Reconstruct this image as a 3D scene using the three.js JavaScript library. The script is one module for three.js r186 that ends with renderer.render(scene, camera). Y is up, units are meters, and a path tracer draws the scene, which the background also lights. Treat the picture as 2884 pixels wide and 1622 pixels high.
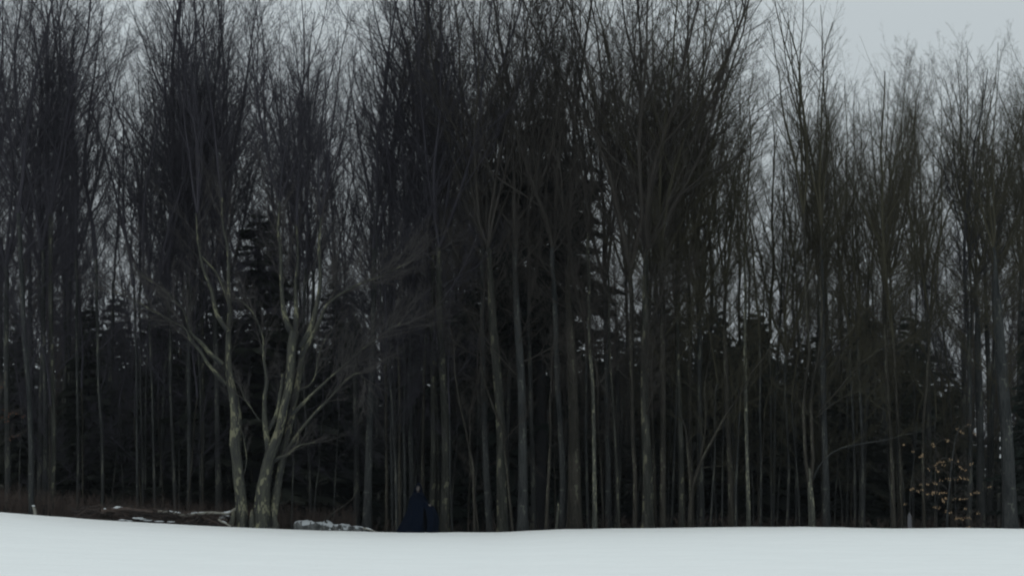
import * as THREE from 'three';
import { MarchingCubes } from 'three/addons/objects/MarchingCubes.js';
import { mergeGeometries, mergeVertices } from 'three/addons/utils/BufferGeometryUtils.js';

// ---------------------------------------------------------------- camera, sky, sun, exposure
const scene = new THREE.Scene();
const V = (x, y, z) => new THREE.Vector3(x, y, z);
const FOV = 14.09, PITCH = THREE.MathUtils.degToRad(4.845), EYE = V(0, 1.6, 80);
const camera = new THREE.PerspectiveCamera(FOV, 1024 / 575, 0.5, 1500);
camera.position.copy(EYE);
camera.rotation.set(PITCH, 0, 0);
camera.updateMatrixWorld();

const renderer = new THREE.WebGLRenderer({ antialias: true });
renderer.toneMapping = THREE.LinearToneMapping;
renderer.toneMappingExposure = 1.0;
renderer.shadowMap.enabled = true;

// overcast sky: a plain grey dome, a little brighter overhead
const SKY_LOW = [0.445, 0.492, 0.516], SKY_UP = 0.8;
{
  const w = 64, h = 64, d = new Float32Array(w * h * 4);
  for (let y = 0; y < h; y++) for (let x = 0; x < w; x++) {
    const el = Math.max(0, Math.sin(((y + 0.5) / h - 0.5) * Math.PI)), k = 1 + SKY_UP * el, i = (y * w + x) * 4;
    d[i] = SKY_LOW[0] * k; d[i + 1] = SKY_LOW[1] * k; d[i + 2] = SKY_LOW[2] * k; d[i + 3] = 1;
  }
  const t = new THREE.DataTexture(d, w, h, THREE.RGBAFormat, THREE.FloatType);
  t.mapping = THREE.EquirectangularReflectionMapping; t.magFilter = THREE.LinearFilter; t.needsUpdate = true;
  scene.background = t; scene.environment = t;
}
const sun = new THREE.DirectionalLight(new THREE.Color(1, 0.96, 0.9), 0.5);
sun.position.set(-40, 85, 40); sun.castShadow = true; sun.shadow.radius = 30;
Object.assign(sun.shadow.camera, { left: -60, right: 60, top: 60, bottom: -60, near: 1, far: 260 });
sun.shadow.mapSize.set(2048, 2048);
scene.add(sun, sun.target);
scene.fog = new THREE.FogExp2(new THREE.Color(0.85, 0.92, 1), 0.00011);
camera.focus = 42; camera.userData.fStop = 1.35;

// ---------------------------------------------------------------- helpers
const rngOf = (a) => () => { a = (a + 0x6d2b79f5) | 0; let t = Math.imul(a ^ (a >>> 15), 1 | a); t = (t + Math.imul(t ^ (t >>> 7), 61 | t)) ^ t; return ((t ^ (t >>> 14)) >>> 0) / 4294967296; };
const lerp = (a, b, t) => a + (b - a) * t, clamp = (x, a, b) => Math.min(b, Math.max(a, x));
const smooth = (a, b, x) => { const t = clamp((x - a) / (b - a), 0, 1); return t * t * (3 - 2 * t); };
const table = (rows) => (x) => { if (x <= rows[0][0]) return rows[0][1]; for (let i = 1; i < rows.length; i++) if (x <= rows[i][0]) { const [a, u] = rows[i - 1], [b, v] = rows[i]; return lerp(u, v, (x - a) / (b - a)); } return rows[rows.length - 1][1]; };
const hash = (x, y, z = 0) => { let h = Math.imul(x | 0, 374761393) ^ Math.imul(y | 0, 668265263) ^ Math.imul(z | 0, 2147483647 ^ 0x5bd1e995); h = Math.imul(h ^ (h >>> 13), 1274126177); return ((h ^ (h >>> 16)) >>> 0) / 4294967296; };
function noise2(x, y, wrapX = 0, wrapY = 0, seed = 0) {
  const xi = Math.floor(x), yi = Math.floor(y), fx = x - xi, fy = y - yi, u = fx * fx * (3 - 2 * fx), v = fy * fy * (3 - 2 * fy);
  const m = (a, w) => (w ? ((a % w) + w) % w : a), H = (a, b) => hash(m(a, wrapX), m(b, wrapY), seed);
  return lerp(lerp(H(xi, yi), H(xi + 1, yi), u), lerp(H(xi, yi + 1), H(xi + 1, yi + 1), u), v);
}
function noise3(x, y, z) { return (noise2(x + 17 * Math.floor(z), y) * (1 - (z - Math.floor(z))) + noise2(x + 17 * (Math.floor(z) + 1), y) * (z - Math.floor(z))); }
// a place of the survey: picture measure (2884 x 1622) at a depth -> metres
const T = Math.tan(THREE.MathUtils.degToRad(FOV / 2));
function at(sx, sy, z) {
  const d = V(((sx - 1442) / 811) * T, ((811 - sy) / 811) * T, -1).applyAxisAngle(V(1, 0, 0), PITCH);
  return EYE.clone().addScaledVector(d, (z - EYE.z) / d.z);
}
const metres = (px, z) => (px / 811) * T * (EYE.z - z);
const names = new Map();
const numbered = (n) => { const k = names.get(n) ?? 0; names.set(n, k + 1); return k ? `${n}_${String(k).padStart(3, '0')}` : n; };
function thing(name, label, category, p = V(0, 0, 0), group) {
  const o = new THREE.Group(); o.name = numbered(name); o.position.copy(p); o.userData = { label, category };
  if (group) o.userData.group = group;
  scene.add(o); return o;
}
function part(name, geometry, mat, parent) {
  const m = new THREE.Mesh(geometry, mat); m.name = name; m.castShadow = m.receiveShadow = true; parent.add(m); return m;
}

// collects tubes and faces
class Buf {
  constructor() { this.p = []; this.n = []; this.u = []; this.i = []; }
  get at() { return this.p.length / 3; }
  v(x, y, z, nx, ny, nz, u, w) { this.p.push(x, y, z); this.n.push(nx, ny, nz); this.u.push(u, w); }
  geometry() {
    const g = new THREE.BufferGeometry();
    g.setAttribute('position', new THREE.Float32BufferAttribute(this.p, 3)); g.setAttribute('normal', new THREE.Float32BufferAttribute(this.n, 3));
    g.setAttribute('uv', new THREE.Float32BufferAttribute(this.u, 2)); g.setIndex(this.i); return g;
  }
  tube(pts, rad, sides, lump = 0) {
    const n = pts.length, seam = sides > 4 ? 1 : 0, c = sides + seam, start = this.at, tan = V(0, 0, 0), a = V(0, 0, 0), b = V(0, 0, 0);
    let len = 0;
    for (let k = 0; k < n; k++) {
      const P0 = pts[Math.max(0, k - 1)], P1 = pts[Math.min(n - 1, k + 1)];
      tan.subVectors(P1, P0).normalize();
      if (k === 0) { a.set(Math.abs(tan.x) < 0.9 ? 1 : 0, 0, Math.abs(tan.x) < 0.9 ? 0 : 1); }
      a.addScaledVector(tan, -a.dot(tan)).normalize(); b.crossVectors(tan, a);
      if (k) len += pts[k].distanceTo(pts[k - 1]);
      for (let j = 0; j < c; j++) {
        const t = (j / sides) * Math.PI * 2, cs = Math.cos(t), sn = Math.sin(t);
        const r = rad[k] * (1 + lump * (noise3(2.1 * cs + 7, 2.1 * sn + pts[0].x * 3, len * 1.6) - 0.5));
        const nx = a.x * cs + b.x * sn, ny = a.y * cs + b.y * sn, nz = a.z * cs + b.z * sn;
        this.v(pts[k].x + nx * r, pts[k].y + ny * r, pts[k].z + nz * r, nx, ny, nz, (j / sides) * Math.max(1, Math.round(rad[0] * 6.28)), len);
      }
    }
    for (let k = 0; k < n - 1; k++) for (let j = 0; j < sides; j++) {
      const j1 = seam ? j + 1 : (j + 1) % sides, q = start + k * c, w = q + c;
      this.i.push(q + j, q + j1, w + j, q + j1, w + j1, w + j);
    }
    return this;
  }
  tri(a, b, c) {
    const nn = V(0, 0, 0).subVectors(b, a).cross(V(0, 0, 0).subVectors(c, a)).normalize(), s = this.at;
    for (const q of [a, b, c]) this.v(q.x, q.y, q.z, nn.x, nn.y, nn.z, q.x, q.y);
    this.i.push(s, s + 1, s + 2);
  }
}
// a point and a direction part of the way along a line of points
function along(pts, s) {
  const f = clamp(s, 0, 0.9999) * (pts.length - 1), i = Math.floor(f);
  return { p: pts[i].clone().lerp(pts[i + 1], f - i), d: pts[i + 1].clone().sub(pts[i]).normalize() };
}
function spline(points, n) { return new THREE.CatmullRomCurve3(points, false, 'centripetal').getPoints(n); }
function swing(d, angle, turn) {
  const side = V(Math.abs(d.y) < 0.95 ? 0 : 1, Math.abs(d.y) < 0.95 ? 1 : 0, 0).cross(d).normalize().applyAxisAngle(d, turn);
  return d.clone().multiplyScalar(Math.cos(angle)).addScaledVector(side, Math.sin(angle));
}

// ---------------------------------------------------------------- materials
function barkTexture(seed, base, dark, spot, amount) {
  const w = 256, h = 512, d = new Uint8Array(w * h * 4), s = (x) => Math.round(255 * Math.pow(clamp(x, 0, 1), 1 / 2.2));
  for (let y = 0; y < h; y++) for (let x = 0; x < w; x++) {
    const u = x / w, v = y / h;
    const furrow = 0.6 * noise2(u * 18, v * 16, 18, 16, seed) + 0.4 * noise2(u * 40, v * 60, 40, 60, seed + 1);
    const broad = noise2(u * 3, v * 5, 3, 5, seed + 2), fleck = noise2(u * 5, v * 13, 5, 13, seed + 3) * 0.55 + noise2(u * 15, v * 41, 15, 41, seed + 4) * 0.45;
    const k = clamp(0.4 + 1.5 * (furrow - 0.5) + 1.1 * (broad - 0.45), 0, 1), l = smooth(0.74 - amount * 0.3, 0.84 - amount * 0.3, fleck + 0.3 * (broad - 0.5)), i = (y * w + x) * 4;
    for (let c = 0; c < 3; c++) d[i + c] = s(lerp(lerp(dark[c], base[c], k), spot[c], l * 0.85));
    d[i + 3] = 255;
  }
  const t = new THREE.DataTexture(d, w, h); t.colorSpace = THREE.SRGBColorSpace; t.wrapS = t.wrapT = THREE.RepeatWrapping; t.magFilter = THREE.LinearFilter; t.repeat.set(1, 0.23); t.needsUpdate = true; return t;
}
const bark = (seed, base, dark, spot, amount) => { const map = barkTexture(seed, base, dark, spot, amount); return new THREE.MeshPhysicalMaterial({ map, bumpMap: map, bumpScale: 0.012, roughness: 1, specularIntensity: 0.12 }); };
const BARK = {
  grey: bark(3, [0.047, 0.050, 0.049], [0.018, 0.020, 0.021], [0.10, 0.104, 0.09], 0.1),
  brown: bark(9, [0.048, 0.044, 0.036], [0.018, 0.017, 0.014], [0.10, 0.10, 0.075], 0.1),
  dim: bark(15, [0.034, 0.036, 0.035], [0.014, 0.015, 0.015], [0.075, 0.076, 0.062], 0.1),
  pale: bark(21, [0.088, 0.09, 0.074], [0.03, 0.032, 0.028], [0.19, 0.188, 0.135], 0.4),
  fleck: bark(27, [0.052, 0.053, 0.045], [0.02, 0.021, 0.018], [0.125, 0.122, 0.085], 0.42),
  old: bark(33, [0.066, 0.067, 0.052], [0.026, 0.028, 0.028], [0.17, 0.167, 0.11], 0.45),
};
const plain = (r, g, b, rough = 0.98, spec = 0.12) => new THREE.MeshPhysicalMaterial({ color: new THREE.Color().setRGB(r, g, b), roughness: rough, specularIntensity: spec });
const TWIG = { grey: plain(0.040, 0.038, 0.046), brown: plain(0.045, 0.041, 0.037), olive: plain(0.047, 0.044, 0.031), dark: plain(0.028, 0.028, 0.030) };
const HERO_TWIG = plain(0.066, 0.062, 0.060);
for (const k of ['grey', 'brown', 'fleck']) BARK[k].color.setScalar(0.86);
const NEEDLE = plain(0.026, 0.034, 0.029), NEEDLE_OLD = plain(0.030, 0.034, 0.028), NEEDLE_DARK = plain(0.014, 0.018, 0.016);
const SNOW_SPOT = plain(0.50, 0.525, 0.54), DEADWOOD = plain(0.20, 0.195, 0.17), BRUSH = plain(0.074, 0.058, 0.051), ROCK = bark(41, [0.085, 0.09, 0.09], [0.03, 0.032, 0.032], [0.2, 0.21, 0.2], 0.3), SHADED_SNOW = plain(0.33, 0.355, 0.37);  // stone-cap snow is greyed, with the shade of the trees put into its colour
const LEAF = [plain(0.30, 0.21, 0.13, 0.9), plain(0.13, 0.06, 0.035, 0.9)];

// ---------------------------------------------------------------- ground
const crestPx = table([[-900, 1392], [0, 1442], [280, 1464], [560, 1480], [672, 1485], [896, 1494], [1120, 1499], [1400, 1499], [1582, 1490], [1946, 1486], [2254, 1483], [2506, 1488.5], [2674, 1486.5], [2884, 1489.5], [3800, 1480]]);
const crest = (x) => 1.6 - ((crestPx(1442 + (x / 80) * (811 / T)) - 811 - Math.tan(PITCH) * (811 / T) * 1) / (811 / T)) * 80;
const crestY = (x) => at(1442, crestPx(clamp(1442 + (x / 80) * (811 / T), -900, 3800)), 0).y;
function ground(x, z) {
  const c = crestY(x);
  if (z > -1) {
    const away = smooth(0, 60, z), roll = 0.10 * (noise2(x * 0.11 + 5, z * 0.07) - 0.5) * smooth(1, 14, z) + 0.02 * (noise2(x * 0.45, z * 0.3 + 9) - 0.5) * smooth(0.5, 6, z);
    return lerp(c, c * 0.25 - 0.05, away) + roll - 0.16 * smooth(0, -1, z) + 0.012 * (noise2(x * 1.7, z * 1.1) - 0.5) * smooth(3, 0, z);
  }
  return c * lerp(1, 0.3, smooth(-1, -40, z)) - 0.16 - 0.3 * smooth(-1, -5, z) - 0.024 * Math.max(0, -z - 3) + 0.12 * (noise2(x * 0.5, z * 0.5) - 0.5) * smooth(-2, -6, z);
}
function sheet(xs, zs, flip) {
  const p = [], u = [], ix = [];
  for (const z of zs) for (const x of xs) { p.push(x, ground(x, z), z); u.push(x, z); }
  const w = xs.length;
  for (let j = 0; j < zs.length - 1; j++) for (let i = 0; i < w - 1; i++) { const a = j * w + i; ix.push(a, a + w, a + 1, a + 1, a + w, a + w + 1); }
  const g = new THREE.BufferGeometry(); g.setAttribute('position', new THREE.Float32BufferAttribute(p, 3)); g.setAttribute('uv', new THREE.Float32BufferAttribute(u, 2)); g.setIndex(ix); g.computeVertexNormals(); return g;
}
const steps = (rows) => { const out = []; for (const [a, b, d] of rows) for (let x = a; x < b - 1e-6; x += d) out.push(x); out.push(rows[rows.length - 1][1]); return out; };
{
  const xs = steps([[-600, -60, 30], [-60, -24, 2], [-24, 24, 0.25], [24, 60, 2], [60, 600, 30]]);
  const n = 512, d = new Uint8Array(n * n * 4), e = new Uint8Array(n * n * 4);
  for (let y = 0; y < n; y++) for (let x = 0; x < n; x++) {
    const u = x / n, v = y / n, k = 0.5 * noise2(u * 8, v * 8, 8, 8, 61) + 0.3 * noise2(u * 31, v * 31, 31, 31, 62) + 0.2 * noise2(u * 120, v * 120, 120, 120, 63), i = (y * n + x) * 4;
    const c = 0.80 + 0.06 * (k - 0.5); [c * 0.968, c * 1.0, c * 0.99].forEach((q, m) => { d[i + m] = Math.round(255 * Math.pow(q, 1 / 2.2)); });
    e[i] = e[i + 1] = e[i + 2] = Math.round(255 * k); d[i + 3] = e[i + 3] = 255;
  }
  const tex = (q, srgb) => { const t = new THREE.DataTexture(q, n, n); if (srgb) t.colorSpace = THREE.SRGBColorSpace; t.wrapS = t.wrapT = THREE.RepeatWrapping; t.magFilter = THREE.LinearFilter; t.repeat.set(0.16, 0.16); t.needsUpdate = true; return t; };
  const snow = new THREE.MeshStandardMaterial({ map: tex(d, true), bumpMap: tex(e), bumpScale: 0.03, roughness: 0.85 });
  const field = part('snow_field', sheet(xs, steps([[-1, 3, 0.25], [3, 60, 0.75], [60, 90, 3], [90, 600, 40]])), snow, scene); field.userData = { kind: 'structure', label: 'smooth untouched snow field in front of the wood', category: 'field' };
  // leaf litter with patches of old snow under the trees
  const f = new Uint8Array(n * n * 4);
  for (let y = 0; y < n; y++) for (let x = 0; x < n; x++) {
    const u = x / n, v = y / n, k = smooth(0.5, 0.62, 0.6 * noise2(u * 5, v * 5, 5, 5, 71) + 0.4 * noise2(u * 23, v * 23, 23, 23, 72)), l = noise2(u * 90, v * 90, 90, 90, 73), i = (y * n + x) * 4;
    [lerp(0.05 + 0.05 * l, 0.62, k), lerp(0.038 + 0.035 * l, 0.65, k), lerp(0.028 + 0.02 * l, 0.66, k)].forEach((q, m) => { f[i + m] = Math.round(255 * Math.pow(q, 1 / 2.2)); }); f[i + 3] = 255;
  }
  const floor = part('woodland_ground', sheet(xs, steps([[-600, -70, 40], [-70, -8, 2], [-8, -1, 0.5]])), new THREE.MeshStandardMaterial({ map: tex(f, true), roughness: 1 }), scene);
  floor.userData = { kind: 'structure', label: 'leaf litter with patches of old snow under the trees', category: 'woodland ground' };
}

// ---------------------------------------------------------------- growing branches
const C_MAIN = { max: 4, seg: [10, 5, 3, 2, 1], side: [5, 3, 3, 3, 3], n: [16, 7, 5, 4], s0: [0.12, 0.15, 0.12, 0.1], a: [0.58, 0.56, 0.56, 0.5], l: [0.34, 0.44, 0.52, 0.6], up: [0.045, 0.085, 0.09, 0.08], w: [0.11, 0.18, 0.2, 0.2] };
const MINR = 0.0024;
function grow(B, p, d, L, r, lvl, C, R) {
  const n = C.seg[lvl], pts = [p.clone()], rad = [r], dir = d.clone(), q = p.clone();
  for (let k = 1; k <= n; k++) {
    dir.x += (R() - 0.5) * (C.w[lvl] ?? 0.2) * 2; dir.y += (R() - 0.5) * (C.w[lvl] ?? 0.2) + (C.up[lvl] ?? 0.05); dir.z += (R() - 0.5) * (C.w[lvl] ?? 0.2) * 2; dir.normalize();
    q.addScaledVector(dir, L / n); pts.push(q.clone()); rad.push(Math.max(MINR * 0.6, r * (1 - 0.82 * (k / n))));
  }
  B.tube(pts, rad, C.side[lvl]);
  if (lvl >= C.max) return;
  const m = Math.max(1, Math.round(C.n[lvl] * (0.8 + 0.4 * R()))), spin = R() * 6.28;
  for (let j = 0; j < m; j++) {
    const s = lerp(C.s0[lvl], 0.97, (j + 0.2 + 0.6 * R()) / m), a = along(pts, s), len = L * C.l[lvl] * (1 - (lvl ? 0.6 : 0.45) * s) * (0.65 + 0.7 * R());
    const here = lerp(r, r * 0.18, s);
    grow(B, a.p, swing(a.d, C.a[lvl] * (0.65 + 0.7 * R()), spin + j * 2.4 + R()), len, Math.max(MINR, Math.min(here * 0.62, 0.0025 + len * 0.0085)), lvl + 1, C, R);
  }
}
// crowns stand about 12 m tall on a stem of 0.11 m radius
function crownGeometry(seed, kind) {
  const R = rngOf(seed), B = new Buf();
  if (kind === 'vase' || kind === 'dome') {
    const m = kind === 'dome' ? 6 : 3 + Math.floor(R() * 3), t0 = R() * 6.28, open = kind === 'dome' ? 0.46 : 0.2 + 0.16 * R();
    for (let k = 0; k < m; k++) grow(B, V(0, 0, 0), swing(V(0, 1, 0), 0.05 + open * Math.sqrt(R()), t0 + (k / m) * 6.28 + R() * 0.6), 11.3 * (0.68 + 0.36 * R()), 0.05 + 0.02 * R(), 0, C_MAIN, R);
  } else if (kind === 'leader') {
    grow(B, V(0, 0, 0), V(0.02, 1, 0).normalize(), 12, 0.08, 0, { ...C_MAIN, n: [12, 2, 2, 1] }, R);
    for (let k = 0; k < 24; k++) { const h = 0.2 + (k / 24) * 9; grow(B, V(0.01 * R(), h, 0.01), swing(V(0, 1, 0), 0.5 + 0.45 * R(), k * 2.4 + R()), (5.2 - 0.34 * h) * (0.55 + 0.8 * R()), 0.034 * (1 - h / 13), 1, { ...C_MAIN, n: [0, 11, 7, 4], l: [0, 0.36, 0.44, 0.5], seg: [0, 8, 4, 2, 1] }, R); }
  } else if (kind === 'open') {
    for (let k = 0; k < 4; k++) grow(B, V(0, 0, 0), swing(V(0, 1, 0), 0.06 + 0.12 * R(), k * 1.6 + R()), 12 * (0.78 + 0.24 * R()), 0.062, 0, { ...C_MAIN, n: [9, 5, 3, 2], a: [0.4, 0.45, 0.5, 0.5] }, R);
  } else { // sapling: one thin whip with fine side twigs
    grow(B, V(0, 0, 0), V(0.05, 1, 0).normalize(), 12, 0.085, 0, { ...C_MAIN, n: [18, 7, 5, 2], l: [0.34, 0.42, 0.45, 0.5], a: [0.75, 0.6, 0.6, 0.6], w: [0.12, 0.18, 0.2, 0.2] }, R);
  }
  return B.geometry();
}
const CROWN = { vase: [101, 102, 103, 104].map((s) => crownGeometry(s, 'vase')), dome: [141, 142].map((s) => crownGeometry(s, 'dome')), leader: [111, 112, 113].map((s) => crownGeometry(s, 'leader')), open: [121, 122].map((s) => crownGeometry(s, 'open')), sapling: [131, 132, 133].map((s) => crownGeometry(s, 'sapling')) };
// side branches that leave a trunk towards +x
const BRANCH = [201, 202, 203, 204].map((s) => { const R = rngOf(s), B = new Buf(); grow(B, V(0, 0, 0), V(1, 0.35 + 0.5 * R(), 0).normalize(), 3.2, 0.026, 1, { ...C_MAIN, n: [0, 15, 8, 5], seg: [0, 8, 4, 2, 1], up: [0, 0.09, 0.07, 0.05], l: [0, 0.42, 0.46, 0.5] }, R); return B.geometry(); });

let treeCount = 0;
const used = new Set();
// a tree: trunk along surveyed points, eased upright above them, a crown on its end
function tree({ name = 'bare_tree', label, category = 'tree', group, z, pts, w0, w1, barkKind = 'grey', twig = 'grey', crown = 'vase', top, branches = 2, fork = 0.42, sides = 9, low = 0.3, wide = 1 }) {
  const form = { vase: 'with a forked crown', dome: 'with a spreading crown', leader: 'with one straight leader', open: 'with a sparse crown', sapling: 'with a whip-like top' }[crown];
  if (used.has(label) && label.split(' ').length < 13) label += ' ' + form;
  used.add(label);
  const R = rngOf(7000 + 13 * treeCount++), world = pts.map(([x, y], i) => at(x, y, z + (i ? (R() - 0.5) * 0.15 * i : 0)));
  const base = V(world[0].x, ground(world[0].x, z), z); world[0].y = base.y - 0.15;
  const t = thing(name, label, category, base, group), tip = at(pts[0][0], top, z).y, H = tip - base.y;
  const last = world[world.length - 1], prev = world[world.length - 2], dir = last.clone().sub(prev).normalize(), goal = base.y + Math.max(H * fork, last.y - base.y + Math.min(2.5, (tip - last.y) * 0.3));
  const path = world.slice();
  let q = last.clone();
  while (q.y < goal - 0.05) { dir.lerp(V(0, 1, 0), 0.25).normalize(); q = q.clone().addScaledVector(dir, Math.min(1.2, (goal - q.y) / dir.y + 0.01)); q.x += (R() - 0.5) * 0.1; q.z += (R() - 0.5) * 0.1; path.push(q.clone()); }
  const s = (tip - q.y) / 12, pathLocal = path.map((v) => v.clone().sub(base)), fine = spline(pathLocal, 26), r0 = metres(w0, z) / 2, rEnd = Math.max(crown === 'sapling' ? 0.085 * s : 0.075 * s, 0.012), rMid = metres(w1, z) / 2;
  const hTrace = last.y - base.y, rad = fine.map((v) => { const f = v.y / Math.max(0.5, hTrace); const r = f < 1 ? lerp(r0, rMid, f) : lerp(rMid, Math.min(rMid, rEnd * 1.05), smooth(1, Math.max(1.05, (goal - base.y) / hTrace), f)); return r * (1 + 0.45 * Math.exp(-Math.max(0, v.y) * 3.2) * (r0 > 0.08 ? 1 : 0.3)); });
  const B = new Buf(); B.tube(fine, rad, r0 < 0.06 ? 6 : sides, 0.16);
  part('trunk', B.geometry(), BARK[barkKind], t);
  const list = CROWN[crown], c = part('crown', list[Math.floor(R() * list.length)], TWIG[twig], t);
  c.position.copy(pathLocal[pathLocal.length - 1]); c.scale.set(s * wide * (0.85 + 0.5 * R()), s, s * wide * (0.85 + 0.5 * R())); c.rotation.order = 'YXZ'; c.rotation.x = (R() - 0.5) * 0.14; c.rotation.z = (R() - 0.5) * 0.14; c.rotation.y = R() * 6.28;
  for (let k = 0; k < branches; k++) {
    const f = low + (0.96 - low) * ((k + R()) / branches), a = along(fine, f), br = part('branch', BRANCH[Math.floor(R() * BRANCH.length)], TWIG[twig], t);
    br.position.copy(a.p); br.rotation.y = R() * 6.28; br.scale.setScalar((0.55 + 0.6 * R()) * clamp(H / 18, 0.35, 1));
  }
  return t;
}

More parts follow.
